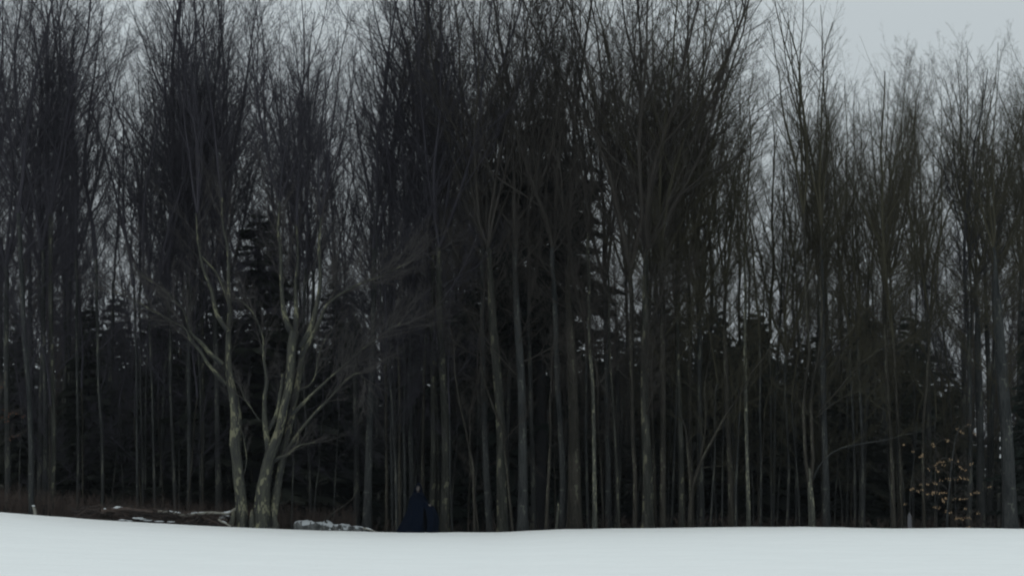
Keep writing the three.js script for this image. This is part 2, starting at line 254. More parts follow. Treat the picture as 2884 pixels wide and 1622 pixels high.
// ---------------------------------------------------------------- trees of the front edge, surveyed one by one
const P = (s) => s.split(' ').map((q) => q.split(',').map(Number));
const FRONT = [
  // label, depth, base x and line, width at foot and above, bark, twig, crown, top
  ['dim brownish trunk at the very left edge of the wood', -3, '22,1445 18,1200 15,950', 18, 14, 'dim', 'grey', 'vase', -120],
  ['grey trunk with a small snow-topped stub at its foot near the left edge', -1.6, '88,1442 84,1240 78,1080 66,950 60,800', 15, 13, 'grey', 'grey', 'leader', -160],
  ['dim slender trunk just left of the lichen-flecked trunk near the left edge', -3, '124,1445 126,1140 120,900', 14, 11, 'dim', 'grey', 'vase', -140],
  ['straight narrow trunk flecked with pale lichen near the left edge', -2.4, '143,1445 150,1230 147,1090 142,950 140,800', 14, 12, 'fleck', 'grey', 'vase', -170],
  ['thin pole-like trunk with a few lichen spots left of the brush pile', -3.6, '217,1450 218,1235 213,900', 9, 8, 'dim', 'grey', 'leader', -60],
  ['slim grey trunk rising behind the left end of the brush pile', -3, '288,1455 285,1230 276,1090 272,920', 10, 8, 'dim', 'grey', 'sapling', -40],
  ['very thin upright stem behind the middle of the brush pile', -3.4, '386,1462 384,1200 382,1000', 8, 6, 'grey', 'grey', 'sapling', 240],
  ['thin straight stem behind the snowy fallen branch', -3.2, '437,1466 430,1235 425,1040', 9, 7, 'dim', 'grey', 'vase', -90],
  ['thin trunk standing behind the bend of the snowy fallen branch', -3.6, '497,1470 484,1240 478,1040', 11, 9, 'dim', 'grey', 'leader', -120],
  ['first of the two close dim trunks left of the forked old tree', -4, '530,1474 532,1235 530,990', 14, 12, 'grey', 'grey', 'vase', -160],
  ['second of the two close trunks left of the forked old tree, mottled with lichen', -4.6, '562,1475 571,1200 568,1040', 12, 11, 'fleck', 'grey', 'open', -100],
  ['broad dim trunk showing right behind the left stem of the forked old tree', -4, '616,1478 612,1270 609,1060', 19, 15, 'dim', 'grey', 'dome', -170],
  ['grey trunk rising between the snow-dusted stones and the cloaked person', -2.2, '1032,1496 1038,1270 1046,1080 1051,900', 26, 15, 'grey', 'grey', 'vase', -180],
  ['left one of two thin stems standing between the grey trunk and the cloaked person', -2.4, '1087,1496 1088,1330 1086,1200', 10, 8, 'brown', 'grey', 'sapling', 160],
  ['right one of two thin stems standing between the grey trunk and the cloaked person', -2.6, '1105,1496 1102,1320 1100,1200', 10, 8, 'grey', 'grey', 'leader', -80],
  ['blackish leaning pole touching the left side of the cloaked person', -0.9, '1119,1496 1115,1400 1112,1300', 9, 7, 'dim', 'dark', 'sapling', 520],
  ['dim trunk rising straight up from behind the cloaked person', -3.4, '1162,1498 1158,1310 1154,1115', 18, 14, 'grey', 'grey', 'vase', -130],
  ['trunk with yellowish lichen spots directly behind the right shoulder of the cloaked person', -2.6, '1214,1498 1220,1290 1219,1090 1217,900', 19, 13, 'fleck', 'grey', 'leader', -190],
  ['narrow grey pole rising behind the left shoulder of the cloaked person', -2.8, '1141,1498 1139,1320 1137,1180', 10, 8, 'grey', 'grey', 'sapling', 420],
  ['narrow brown pole rising right behind the hood of the cloaked person', -3, '1189,1498 1190,1300 1192,1150', 12, 9, 'brown', 'grey', 'leader', -60],
  ['thin mottled pole squeezed between the cloaked person and the thick grey trunk', -2.9, '1234,1498 1232,1300 1229,1160', 10, 8, 'fleck', 'grey', 'sapling', 380],
  ['slim brown pole left of the cloaked person, next to the leaning dark pole', -2.2, '1126,1498 1124,1330 1125,1200', 9, 7, 'brown', 'grey', 'sapling', 520],
  ['thick grey trunk just right of the cloaked person, leaning slightly left', -2, '1250,1498 1254,1300 1253,1180 1243,1000 1239,900', 26, 20, 'fleck', 'grey', 'dome', -200],
  ['hair-thin upright stem right of the thick grey trunk beside the person', -2, '1275,1498 1269,1400 1267,1325', 6, 5, 'grey', 'grey', 'sapling', 800],
  ['slender sapling bending left in the dark gap right of the person', -1.2, '1336,1499 1334,1390 1331,1305 1321,1262 1309,1200 1295,1140', 8, 6, 'brown', 'brown', 'sapling', 830],
  ['thin whip leaning against the bent sapling in the dark gap', -1.3, '1348,1499 1340,1430 1333,1370', 6, 4, 'brown', 'brown', 'sapling', 1000],
  ['trunk with a flared foot right of the dark gap', -2, '1383,1498 1372,1370 1364,1160 1359,900', 23, 14, 'grey', 'brown', 'vase', -170],
  ['stout trunk with a yellowish right side, right of the flared trunk', -1.6, '1417,1498 1412,1330 1410,1200 1398,1030 1387,900', 33, 24, 'fleck', 'brown', 'dome', -190],
  ['thin stem leaning left across the stout trunk with the yellowish side', -1.4, '1446,1497 1428,1330 1422,1270 1415,1205 1398,1170', 8, 6, 'brown', 'brown', 'sapling', 700],
  ['stout blue-grey trunk with a paler right edge', -1.5, '1471,1496 1472,1270 1468,1080 1457,900', 31, 20, 'grey', 'brown', 'leader', -190],
  ['dim narrow trunk right behind the stout blue-grey trunk', -3.4, '1506,1495 1500,1300 1494,1100', 17, 12, 'dim', 'brown', 'vase', -110],
  ['crooked brownish sapling that forks in two at head height above the dark gap', -1, '1536,1493 1541,1420 1545,1345 1549,1260 1550,1206', 10, 7, 'brown', 'brown', 'sapling', 880],
  ['grey trunk left of the widest trunk in the middle of the wood', -2.2, '1586,1491 1584,1290 1570,1070 1565,900', 22, 15, 'grey', 'brown', 'vase', -190],
  ['widest trunk in the middle of the wood with a broad reddish foot', -1.7, '1617,1490 1617,1330 1616,1200 1610,1030 1605,900', 42, 22, 'brown', 'brown', 'leader', -210],
  ['thin dim pole close left of the bright slim trunk', -2.2, '1657,1489 1652,1330 1650,1200', 10, 8, 'dim', 'brown', 'sapling', 420],
  ['bright slim trunk, the palest in the middle of the wood', -1.3, '1675,1489 1674,1330 1671,1120 1668,1070', 13, 10, 'pale', 'brown', 'open', -60],
  ['blue-grey double-width dim trunk right of the bright slim trunk', -2.8, '1714,1489 1712,1250 1708,1080', 19, 14, 'grey', 'brown', 'vase', -180],
  ['thin lichen-dotted stem leaning slightly left between two dim trunks', -1.6, '1744,1488 1733,1240 1722,1070 1716,940', 10, 6, 'fleck', 'brown', 'sapling', 330],
  ['straight trunk with a thin side stem rising to the left from halfway', -1.7, '1788,1488 1789,1330 1783,1240 1781,1110 1778,960', 14, 11, 'brown', 'brown', 'vase', -150],
  ['heavy trunk with a row of lichen spots down its left edge', -1.5, '1824,1487 1824,1330 1817,1160 1818,900', 32, 20, 'fleck', 'brown', 'dome', -220],
  ['narrow trunk pressed close to the right of the heavy lichen-spotted trunk', -2, '1847,1487 1842,1290 1834,1110', 12, 9, 'brown', 'brown', 'leader', -130],
  ['upright brown-grey trunk, second right of the heavy lichen-spotted trunk', -1.8, '1866,1487 1868,1200 1866,940', 19, 14, 'brown', 'olive', 'dome', -200],
  ['thin pole leaning right beside the upright brown-grey trunk', -2.4, '1890,1487 1899,1290 1905,1130', 8, 6, 'dim', 'olive', 'sapling', 400],
  ['lichen-specked trunk left of the leaning forked sapling', -2, '1919,1486 1919,1280 1915,1160 1908,985', 17, 12, 'fleck', 'olive', 'leader', -40],
  ['tall straight trunk rising behind the leaning forked sapling', -3, '1950,1486 1943,1180 1944,940', 16, 13, 'brown', 'olive', 'vase', 70],
  ['dim trunk just right of the foot of the leaning forked sapling', -2.8, '1978,1486 1974,1250 1970,1050', 17, 13, 'dim', 'olive', 'vase', 110],
  ['thin dark pole leaning right, next to the dim trunk right of the forked sapling', -2.2, '2000,1486 2008,1380 2014,1280', 8, 6, 'dim', 'olive', 'sapling', 620],
  ['wide brown-grey trunk left of the bright spotted pole', -2, '2061,1485 2057,1320 2050,1190 2045,1030', 18, 13, 'brown', 'olive', 'open', 150],
  ['short-set thin stem on the right of the wide brown-grey trunk', -1.6, '2075,1485 2074,1380 2078,1290', 8, 6, 'dim', 'olive', 'sapling', 860],
  ['bright pole with pale lichen spots near its foot', -1.3, '2110,1485 2107,1370 2103,1200 2099,950', 12, 9, 'pale', 'olive', 'leader', 210],
  ['thin dim stem right of the bright spotted pole', -3, '2143,1485 2144,1290 2141,1150', 8, 7, 'dim', 'olive', 'sapling', 420],
  ['faint narrow stem standing in the dark hollow left of the pale forked tree', -4, '2175,1485 2172,1300 2172,1150', 7, 6, 'dim', 'olive', 'leader', 280],
  ['faint trunk with a ragged foot in the dark hollow left of the pale forked tree', -3.4, '2216,1484 2222,1350 2218,1200', 10, 8, 'dim', 'olive', 'vase', 260],
  ['grey trunk close right of the pale forked tree', -2.4, '2329,1484 2328,1390 2324,1240 2321,1110 2316,900', 21, 14, 'grey', 'olive', 'leader', 120],
  ['dim narrow trunk in the open gap right of the pale forked tree', -3.4, '2410,1487 2408,1330 2404,1180', 9, 8, 'dim', 'olive', 'sapling', 300],
  ['dim trunk midway between the pale forked tree and the leafy beech', -3, '2432,1487 2430,1300 2426,1150', 11, 9, 'dim', 'olive', 'vase', 215],
  ['straight brown trunk left of the pale broken stump', -1.8, '2519,1488 2513,1285 2504,1150 2496,985', 13, 9, 'brown', 'olive', 'open', 170],
  ['thin trunk right behind the pale broken stump', -2.2, '2541,1488 2537,1290 2527,1150', 10, 8, 'brown', 'olive', 'leader', 210],
  ['thin brown trunk standing left of the beech with orange leaves', -2.2, '2604,1488 2602,1200 2610,1100', 10, 8, 'brown', 'olive', 'vase', 190],
  ['dim broad trunk right behind the beech with orange leaves', -4, '2765,1489 2763,1250 2756,1000', 26, 20, 'dim', 'olive', 'vase', 130],
  ['blackish upright trunk between the leafy beech and the thick trunk at the right edge', -3, '2732,1488 2735,1280 2733,1100', 13, 11, 'dim', 'dark', 'leader', 205],
  ['thick trunk with a pale lichened right flank at the right edge of the wood', -1.5, '2847,1489 2843,1370 2836,1200 2822,1030 2812,900', 42, 30, 'grey', 'olive', 'vase', 165],
];
for (const [label, z, line, w0, w1, b, tw, cr, top0] of FRONT) {
  const sx0 = parseFloat(line), top = sx0 < 1900 && w0 > 10 ? top0 - 130 : top0;
  tree({ name: w0 <= 10 ? 'bare_sapling' : 'bare_tree', category: w0 <= 10 ? 'sapling' : 'tree', label, z, pts: P(line), w0, w1, barkKind: b, twig: tw, crown: cr, top, branches: w0 <= 8 ? 3 : w0 <= 12 ? 6 : 11, fork: cr === 'open' ? 0.5 : cr === 'sapling' ? 0.3 : 0.38, wide: sx0 > 1790 && sx0 < 1900 && cr === 'dome' ? 1.35 : 1 });
}

// limbs drawn from surveyed points
function limb(B, points, r0, r1, R, sprays, len, C = C_MAIN, sides = 7) {
  const fine = spline(points, Math.max(6, points.length * 4)), rad = fine.map((_, i) => lerp(r0, r1, i / (fine.length - 1)));
  B.wood.tube(fine, rad, sides, 0.14);
  for (let k = 0; k < sprays; k++) {
    const s = lerp(0.25, 1, (k + R()) / sprays), a = along(fine, s);
    const d = swing(a.d, 0.5 + 0.4 * R(), R() * 6.28); d.y = Math.abs(d.y) * 0.7 + 0.2; d.normalize();
    grow(B.twig, a.p, d, len * (0.6 + 0.7 * R()) * (1.1 - 0.4 * s), 0.006 + 0.008 * R(), 1, C, R);
  }
  return fine;
}
const SPRAY = { ...C_MAIN, n: [0, 8, 5, 3], seg: [0, 7, 4, 2, 1], a: [0, 0.45, 0.5, 0.55], l: [0, 0.5, 0.5, 0.5], w: [0, 0.16, 0.22, 0.26], up: [0, 0.04, 0.03, 0.02], l: [0, 0.42, 0.48, 0.5] };

// ---------------------------------------------------------------- the old forked tree
{
  const z = -0.7, R = rngOf(501), base = at(728, 1486, z); base.y = ground(base.x, z);
  const t = thing('forked_tree', 'big old bare tree forking into two lichened stems beside the brush pile', 'tree', base);
  const H = (s, spread = 0) => P(s).map(([x, y], i) => at(300 + x / 1.811, 700 + y / 1.811, z + spread * i).sub(base));
  const px = (w) => (metres(w / 1.811, z) / 2) * (w < 30 ? lerp(0.62, 1, w / 30) : 1);
  const stem = (line, w, sprays, len, spread, name = 'limb') => {
    const B = { wood: new Buf(), twig: new Buf() }, pts = H(line, spread), fine = spline(pts, pts.length * 4), rad = fine.map((_, i) => px(w[Math.min(w.length - 2, Math.floor((i / (fine.length - 1)) * (w.length - 1)))] + (w[Math.min(w.length - 1, Math.floor((i / (fine.length - 1)) * (w.length - 1)) + 1)] - w[Math.min(w.length - 2, Math.floor((i / (fine.length - 1)) * (w.length - 1)))]) * (((i / (fine.length - 1)) * (w.length - 1)) % 1)));
    B.wood.tube(fine, rad, name === 'trunk' ? 16 : 9, name === 'trunk' ? 0.34 : 0.22);
    const m = part(name, B.wood.geometry(), BARK.old, t);
    sprays = Math.round(sprays * 1.9);
    for (let k = 0; k < sprays; k++) {
      const a = along(fine, lerp(0.35, 1, (k + R()) / sprays)), d = swing(a.d, 0.3 + 0.4 * R(), R() * 6.28); d.y += 0.08; d.normalize();
      grow(B.twig, a.p, d, len * (0.7 + 0.8 * R()), 0.010 + 0.008 * R(), 1, SPRAY, R);
    }
    if (sprays) part('twigs', B.twig.geometry(), HERO_TWIG, m);
    return fine[fine.length - 1];
  };
  stem('690,1440 690,1390 680,1250 665,1100 655,1000 660,880 650,780 630,680 620,600 620,420 626,300 603,220 562,130 480,40', [84, 64, 58, 60, 58, 54, 50, 43, 36, 29, 24, 20, 15, 12], 5, 1.6, -0.03, 'trunk');
  stem('788,1440 790,1390 790,1280 808,1150 830,1060 850,1010 872,950 900,830 926,700 938,600 943,500 958,420', [112, 88, 74, 66, 60, 55, 50, 46, 43, 44, 46, 40], 3, 1.4, 0.02, 'trunk');
  stem('836,1430 846,1380 872,1200 900,1050 932,900 962,750 990,600 1012,480 1036,380', [44, 40, 38, 36, 34, 32, 30, 26, 20], 3, 1.6, -0.09, 'trunk');
  stem('826,1060 815,960 805,880 805,750 815,680 800,560 795,460 770,380 740,320 700,280 640,230', [34, 30, 28, 24, 22, 17, 14, 12, 10, 8, 5], 12, 1.1, 0.05);
  stem('820,930 850,880 872,820 884,740 898,640', [26, 24, 22, 20, 16], 2, 1.2, 0.06);
  stem('606,695 560,640 510,580 480,530 430,470 400,410 330,370 240,320 130,260 40,220', [22, 22, 20, 19, 17, 15, 12, 9, 6, 3], 12, 1.3, 0.12);
  stem('590,590 530,540 490,490 430,430 400,340 370,290 290,210 200,150 140,90', [28, 26, 22, 16, 12, 10, 8, 6, 3], 10, 1.2, 0.16);
  stem('616,420 562,340 530,200 490,100 462,-60 452,-180', [26, 24, 22, 18, 14, 10], 4, 2.0, -0.1);
  stem('624,330 620,150 616,0 590,-130 586,-260', [22, 20, 18, 15, 12], 4, 2.2, 0.05);
  stem('948,440 918,380 895,270 890,150 885,0 872,-110 880,-240', [36, 30, 24, 22, 20, 16, 12], 5, 2.0, 0.08);
  stem('958,430 966,330 962,200 974,60 968,-120', [30, 26, 20, 16, 12], 5, 2.1, -0.05);
  stem('985,500 1030,430 1060,330 1088,180 1082,0 1090,-160', [34, 30, 26, 22, 18, 12], 5, 2.2, 0.12);
  stem('850,1085 880,1068 920,1050 980,1005 1060,990', [24, 20, 17, 12, 5], 5, 0.9, 0.12);
  stem('925,1050 955,1015 972,985 978,940', [16, 14, 12, 8], 1, 0.5, 0.1);
  stem('905,1050 1000,910 1080,820 1130,770 1200,690 1275,635 1310,660 1322,720', [20, 18, 17, 15, 11, 8, 5, 3], 12, 1.5, 0.2);
  stem('940,850 1050,740 1150,650 1250,560 1400,440 1500,380', [22, 18, 14, 11, 7, 3], 16, 1.9, 0.22);
  stem('985,720 1030,700 1062,650 1078,560 1120,440', [14, 12, 10, 8, 4], 6, 1.3, 0.15);
  stem('990,560 1080,380 1130,280 1250,200 1420,130 1560,60', [26, 22, 18, 13, 8, 3], 16, 1.9, 0.25);
  stem('700,1150 712,1080 700,980 690,930', [8, 8, 7, 5], 2, 0.6, 0.06);
  stem('780,880 740,820 700,760 680,690', [10, 9, 7, 4], 5, 0.8, 0.1);
  for (const [line, kind, top] of [['462,-180', 'open', -60], ['586,-260', 'leader', -130], ['880,-240', 'vase', -120], ['968,-120', 'leader', -60], ['1090,-160', 'vase', -60]]) {
    const p = H(line)[0], tip = at(700, top, z).y - base.y, s = (tip - p.y) / 12, c = part('crown', CROWN[kind][Math.floor(R() * 2)], TWIG.grey, t);
    c.position.copy(p); c.scale.setScalar(s); c.rotation.y = R() * 6.28;
  }
  // root flare and the dark scar on the right stem
  const B = new Buf();
  for (const [x, w] of [[652, 30], [700, 26], [742, 30], [800, 26], [850, 24]]) { const a = H(`${x},1330`)[0], e = H(`${x + (x - 740) * 0.22},1445`)[0]; e.z += 0.25; a.z += 0.12; B.tube(spline([a, a.clone().lerp(e, 0.5).add(V(0, -0.02, 0.06)), e], 6), [0.02, 0.06, 0.08, 0.09, 0.1, 0.1, 0.1], 8, 0.2); }
  part('root', B.geometry(), BARK.old, t);
}
// side pieces on other surveyed trees: the leaning forked sapling, the pale forked tree
{
  const z = -1.1, R = rngOf(502), base = at(1942, 1486, z); base.y = ground(base.x, z);
  const t = thing('leaning_sapling', 'forked sapling sending a long thin limb leaning far to the right', 'sapling', base);
  const Z = (s, spread) => P(s).map(([x, y], i) => at(1600 + x / 2.337, 900 + y / 2.337, z + spread * i).sub(base));
  for (const [n, line, a, b, sp, len, spread] of [['trunk', '800,1400 802,1330 805,1230 812,1130 800,1000 785,800 770,700 740,640', 34, 12, 4, 1.4, -0.03], ['limb', '812,1140 835,1050 870,950 920,850 1000,700 1060,600 1150,470 1210,350 1290,250 1400,60 1480,-100 1560,-230', 22, 4, 16, 1.7, 0.1], ['limb', '1150,475 1230,400 1330,280', 9, 3, 5, 1.0, 0.12], ['limb', '872,950 882,860 908,680 900,450 930,250 960,0', 13, 4, 7, 1.3, -0.05], ['limb', '905,545 980,460 1020,430', 7, 3, 3, 0.9, 0.1], ['branch', '890,975 960,965 1030,968', 8, 4, 1, 0.4, 0.1]]) {
    const B = { wood: new Buf(), twig: new Buf() }; limb(B, Z(line, spread), metres(a / 2.337, z) / 2, metres(b / 2.337, z) / 2, R, sp, len, SPRAY);
    const m = part(n, B.wood.geometry(), BARK.brown, t); part('twigs', B.twig.geometry(), TWIG.olive, m);
  }
}
{
  const z = -1.2, R = rngOf(503), base = at(2288, 1484, z); base.y = ground(base.x, z);
  const t = thing('pale_forked_tree', 'pale-footed tree forking low into slender stems with long arching limbs on its right', 'tree', base);
  const Z = (s, spread) => P(s).map(([x, y], i) => at(2200 + x / 2.338, 900 + y / 2.338, z + spread * i).sub(base));
  const rows = [['trunk', '207,1400 205,1340 199,1200 193,1110 189,1040 186,980', 54, 24, 0, 0, 0, 'pale'], ['trunk', '188,1110 176,1010 163,920 158,800 150,600 165,400 185,250 180,80 165,-150 160,-420 150,-700', 26, 14, 6, 1.8, 0.03, 'brown'], ['trunk', '197,1110 204,1010 211,900 202,700 200,560 215,380 238,280 262,120 272,-60 260,-330 268,-620', 28, 16, 6, 1.9, -0.03, 'brown'],
    ['limb', '215,1050 240,990 300,910 390,850 520,820 700,790 850,750 960,735', 12, 3, 10, 1.1, 0.14, 'grey'], ['limb', '240,640 300,590 400,520 490,480 580,472 620,500 650,570', 9, 2, 9, 1.0, 0.16, 'brown'], ['limb', '260,600 330,520 430,400 520,300 600,240 700,175 900,172', 12, 3, 14, 1.4, 0.16, 'brown'], ['limb', '250,300 330,210 450,90 560,-60 680,-160', 12, 3, 12, 1.5, 0.18, 'brown'], ['limb', '270,480 330,400 360,330 410,230', 8, 3, 5, 0.9, 0.1, 'brown'], ['limb', '196,620 130,560 60,480 0,470', 8, 2, 7, 1.0, 0.1, 'brown']];
  for (const [n, line, a, b, sp, len, spread, bk] of rows) {
    const B = { wood: new Buf(), twig: new Buf() }; limb(B, Z(line, spread), metres(a / 2.338, z) / 2, metres(b / 2.338, z) / 2, R, sp, len || 1, SPRAY, 9);
    const m = part(n, B.wood.geometry(), BARK[bk], t); if (sp) part('twigs', B.twig.geometry(), TWIG.olive, m);
  }
  for (const [line, top] of [['150,-700', -40], ['268,-620', -70]]) { const p = Z(line, 0)[0], s = (at(2288, top, z).y - base.y - p.y) / 12, c = part('crown', CROWN.open[R() < 0.5 ? 0 : 1], TWIG.olive, t); c.position.copy(p); c.scale.set(s * 1.25, s, s * 1.25); c.rotation.y = R() * 6; }
}

// ---------------------------------------------------------------- spruces
function spruceGeometry(seed, H = 10, spread = 2.3, bare = 0.5, power = 0.85) {
  const R = rngOf(seed), N = new Buf(), W = new Buf();
  W.tube([V(0, -0.2, 0), V(0.03, H * 0.5, 0), V(0, H, 0)], [0.15, 0.08, 0.01], 7);
  for (let h = bare; h < H - 0.15; h += (seed === 604 ? 0.17 : 0.24) + 0.1 * R()) {
    const f = h / H, reach = spread * Math.pow(1 - f, power) * (0.75 + 0.35 * R()) + 0.12, m = 5 + Math.floor(R() * 3), t0 = R() * 6.28;
    for (let k = 0; k < m; k++) {
      const hh = h + (R() - 0.5) * 0.4, lift = (R() - 0.4) * 0.3, t = t0 + (k / m) * 6.28 + R() * 0.8, len = reach * (0.45 + 0.75 * R()) * (0.75 + 0.5 * noise2(h * 0.9 + seed, t * 0.8)), c = Math.cos(t), s = Math.sin(t), pts = [];
      for (let q = 0; q <= 4; q++) { const u = q / 4; pts.push(V(c * len * u, hh + len * ((0.12 + lift) * u - 0.42 * u * u + 0.16 * u * u * u) , s * len * u)); }
      W.tube(pts, [0.02, 0.016, 0.012, 0.008, 0.004], 3);
      const n = Math.max(3, Math.round(len / 0.10));
      for (let q = 0; q < n; q++) for (const sd of [-1, 1]) {
        const a = along(pts, 0.12 + 0.86 * (q + R()) / n), L = (0.24 + 0.36 * (1 - q / n)) * (0.6 + 0.7 * R()) * clamp(len, 0.4, 1.2);
        const d = V(a.d.x - a.d.z * sd * 1.1, a.d.y + 0.1 - 0.65 * R(), a.d.z + a.d.x * sd * 1.1).normalize(), e = a.p.clone().addScaledVector(d, L), w = 0.05 + 0.035 * R(), side = V(-d.z, 0, d.x).normalize().multiplyScalar(w), up = V(0, w, 0);
        const mid = a.p.clone().lerp(e, 0.45);
        N.tri(a.p.clone(), mid.clone().add(side), e); N.tri(a.p.clone(), e, mid.clone().sub(side)); N.tri(a.p.clone(), mid.clone().add(up), e); N.tri(a.p.clone(), e, mid.clone().sub(up));
      }
    }
  }
  return { needles: N.geometry(), wood: W.geometry() };
}
const SPRUCE = [spruceGeometry(601), spruceGeometry(602, 10, 2.0), spruceGeometry(603, 10, 2.7, 0.9), spruceGeometry(604, 10, 2.85, 4.2, 0.57)];
const spruces = [
  ['tall dark spruce with layered boughs standing behind the middle of the wood', 1522, -6.2, 290, 3, 1.12], ['second dark spruce half hidden behind the tall layered spruce', 1455, -9, 430, 2, 1.0], ['dark spruce filling the space behind the forked old tree', 720, -8, 590, 0, 1.7],
  ['short dark spruce behind the snow-dusted stones', 935, -11, 800, 1, 1.2], ['dark spruce standing behind the cloaked person', 1180, -12, 690, 0, 1], ['dark spruce left of the tall layered spruce, behind the dark gap', 1335, -9, 760, 1, 1.2],
  ['dim spruce behind the left end of the brush pile', 240, -12, 850, 0, 1.2], ['dim spruce behind the snowy fallen branch', 450, -12, 800, 1, 1.2], ['dim spruce at the left edge of the wood', 50, -13, 930, 2, 1], ['dim spruce between the brush pile and the forked old tree', 575, -15, 720, 0, 1],
  ['low dark spruce behind the bright slim trunk', 1690, -14, 1000, 1, 1.3], ['dark spruce behind the heavy lichen-spotted trunk', 1850, -13, 880, 0, 1], ['dark spruce behind the leaning forked sapling', 2000, -13, 930, 2, 0.9], ['dark spruce in the hollow left of the pale forked tree', 2140, -10, 900, 1, 1.3],
  ['dark spruce right behind the pale forked tree', 2280, -12, 950, 0, 1.1], ['dim low spruce in the gap right of the pale forked tree', 2410, -10, 960, 2, 1.1], ['low dark spruce behind the pale broken stump', 2540, -12, 1050, 1, 1.3], ['low dark spruce behind the beech with orange leaves', 2680, -12, 1130, 0, 1.3], ['dark spruce boughs at the right edge of the wood', 2905, -4, 880, 1, 1.0],
];
for (const [label, sx, z, top, v, fat] of spruces) {
  const q = at(sx, 1490, z), y = ground(q.x, z), s = (at(sx, top, z).y - y) / 10, t = thing('spruce', label, 'spruce', V(q.x, y, z)), g = SPRUCE[v];
  part('trunk', g.wood, TWIG.dark, t); part('foliage', g.needles, v === 3 ? NEEDLE_DARK : sx % 2 ? NEEDLE : NEEDLE_OLD, t);
  t.scale.set(s * fat, s, s * fat); t.rotation.y = (sx * 1.7) % 6.28;
}

// ---------------------------------------------------------------- second ranks of bare trees behind the front edge
const skyline = table([[-400, -40], [0, -60], [200, -40], [290, 230], [350, 300], [420, 60], [640, -20], [850, 20], [960, 200], [1040, 140], [1150, 20], [1300, 40], [1440, -20], [1650, 230], [1780, 120], [1900, -40], [2040, 90], [2130, 260], [2250, 280], [2400, 250], [2600, 200], [2760, 160], [2884, 210], [3300, 220]]);
const zones = [[560, 'behind the brush pile at the left', 'dim trees behind the brush pile'], [860, 'behind the forked old tree', 'dim trees behind the forked old tree'], [1120, 'behind the snow-dusted stones', 'dim trees behind the stones'], [1300, 'behind the cloaked person', 'dim trees behind the cloaked person'], [1640, 'among the dark spruces in the middle', 'dim trees among the middle spruces'], [1930, 'behind the heavy lichen-spotted trunk', 'dim trees behind the lichen-spotted trunk'], [2230, 'behind the leaning forked sapling', 'dim trees behind the leaning sapling'], [2480, 'behind the pale forked tree', 'dim trees behind the pale forked tree'], [9999, 'behind the beech with orange leaves', 'dim trees behind the leafy beech']];
// openings where the sky shows through: place, half width, lower end
const gaps = [[988, 24, 740], [322, 22, 740], [1715, 32, 860], [2715, 10, 1000], [2775, 14, 1010]];
{
  const R = rngOf(901);
  for (const [z, step] of [[-6, 2.35], [-9, 2.5], [-12.5, 2.8], [-16, 3.0], [-20, 3.0], [-25, 3.0]]) {
    const half = 17.6 * (80 - z) / 80 + 2.5;
    for (let x = -half; x < half; x += step) {
      const xx = x + (R() - 0.5) * step * 1.3, zz = z + (R() - 0.5) * 3.4, sx = 1442 + (xx / (80 - zz)) * (811 / T), u = R(), uu = R(), k = R();
      const hole = gaps.find(([g, w]) => Math.abs(sx - g) < w);
      const zone = zones.find((q) => sx < q[0]), w = 8 + 12 * u * u, top = skyline(sx) + (uu - 0.45) * 260, lean = (R() - 0.5) * 44, left = sx < 1250 ? 'grey' : sx < 1800 ? 'brown' : 'olive';
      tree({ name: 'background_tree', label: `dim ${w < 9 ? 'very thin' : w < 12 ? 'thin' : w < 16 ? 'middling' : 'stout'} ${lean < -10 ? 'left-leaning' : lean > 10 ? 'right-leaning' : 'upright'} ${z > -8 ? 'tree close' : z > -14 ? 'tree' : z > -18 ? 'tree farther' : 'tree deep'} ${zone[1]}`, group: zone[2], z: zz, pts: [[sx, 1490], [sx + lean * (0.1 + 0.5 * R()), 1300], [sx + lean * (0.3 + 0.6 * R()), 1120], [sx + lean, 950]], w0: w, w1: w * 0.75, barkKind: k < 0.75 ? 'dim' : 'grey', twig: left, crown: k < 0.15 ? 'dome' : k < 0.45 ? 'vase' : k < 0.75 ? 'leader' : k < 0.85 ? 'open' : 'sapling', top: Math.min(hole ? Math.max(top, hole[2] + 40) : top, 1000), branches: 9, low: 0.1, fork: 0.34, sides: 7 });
    }
  }
}
{
  const R = rngOf(917);
  for (let x = -18; x < 18; x += x < -4 ? 0.62 : 0.4) {
    const xx = x + (R() - 0.5) * 0.9, z = -2.2 - 6 * R(), sx = 1442 + (xx / (80 - z)) * (811 / T), zone = zones.find((q) => sx < q[0]), w = 3.5 + 3.5 * R(), lean = (R() - 0.5) * 70, top = 620 + 480 * R();
    tree({ name: 'understorey_sapling', category: 'sapling', label: `${w < 4.6 ? 'hair-thin' : w < 5.8 ? 'wiry' : 'slim'} ${top < 780 ? 'tall' : top < 940 ? 'middle-sized' : 'low'} ${lean < -12 ? 'left-leaning' : lean > 12 ? 'right-leaning' : 'upright'} sapling ${z > -5 ? 'just ' : 'well '}${zone[1]}`, group: zone[2].replace('trees', 'saplings'), z, pts: [[sx, 1490], [sx + lean * 0.2, 1390], [sx + lean * 0.55, 1280]], w0: w, w1: w * 0.7, barkKind: R() < 0.5 ? 'dim' : 'brown', twig: sx < 1250 ? 'grey' : sx < 1800 ? 'brown' : 'olive', crown: 'sapling', top, branches: 4, fork: 0.3, low: 0.25 });
  }
}
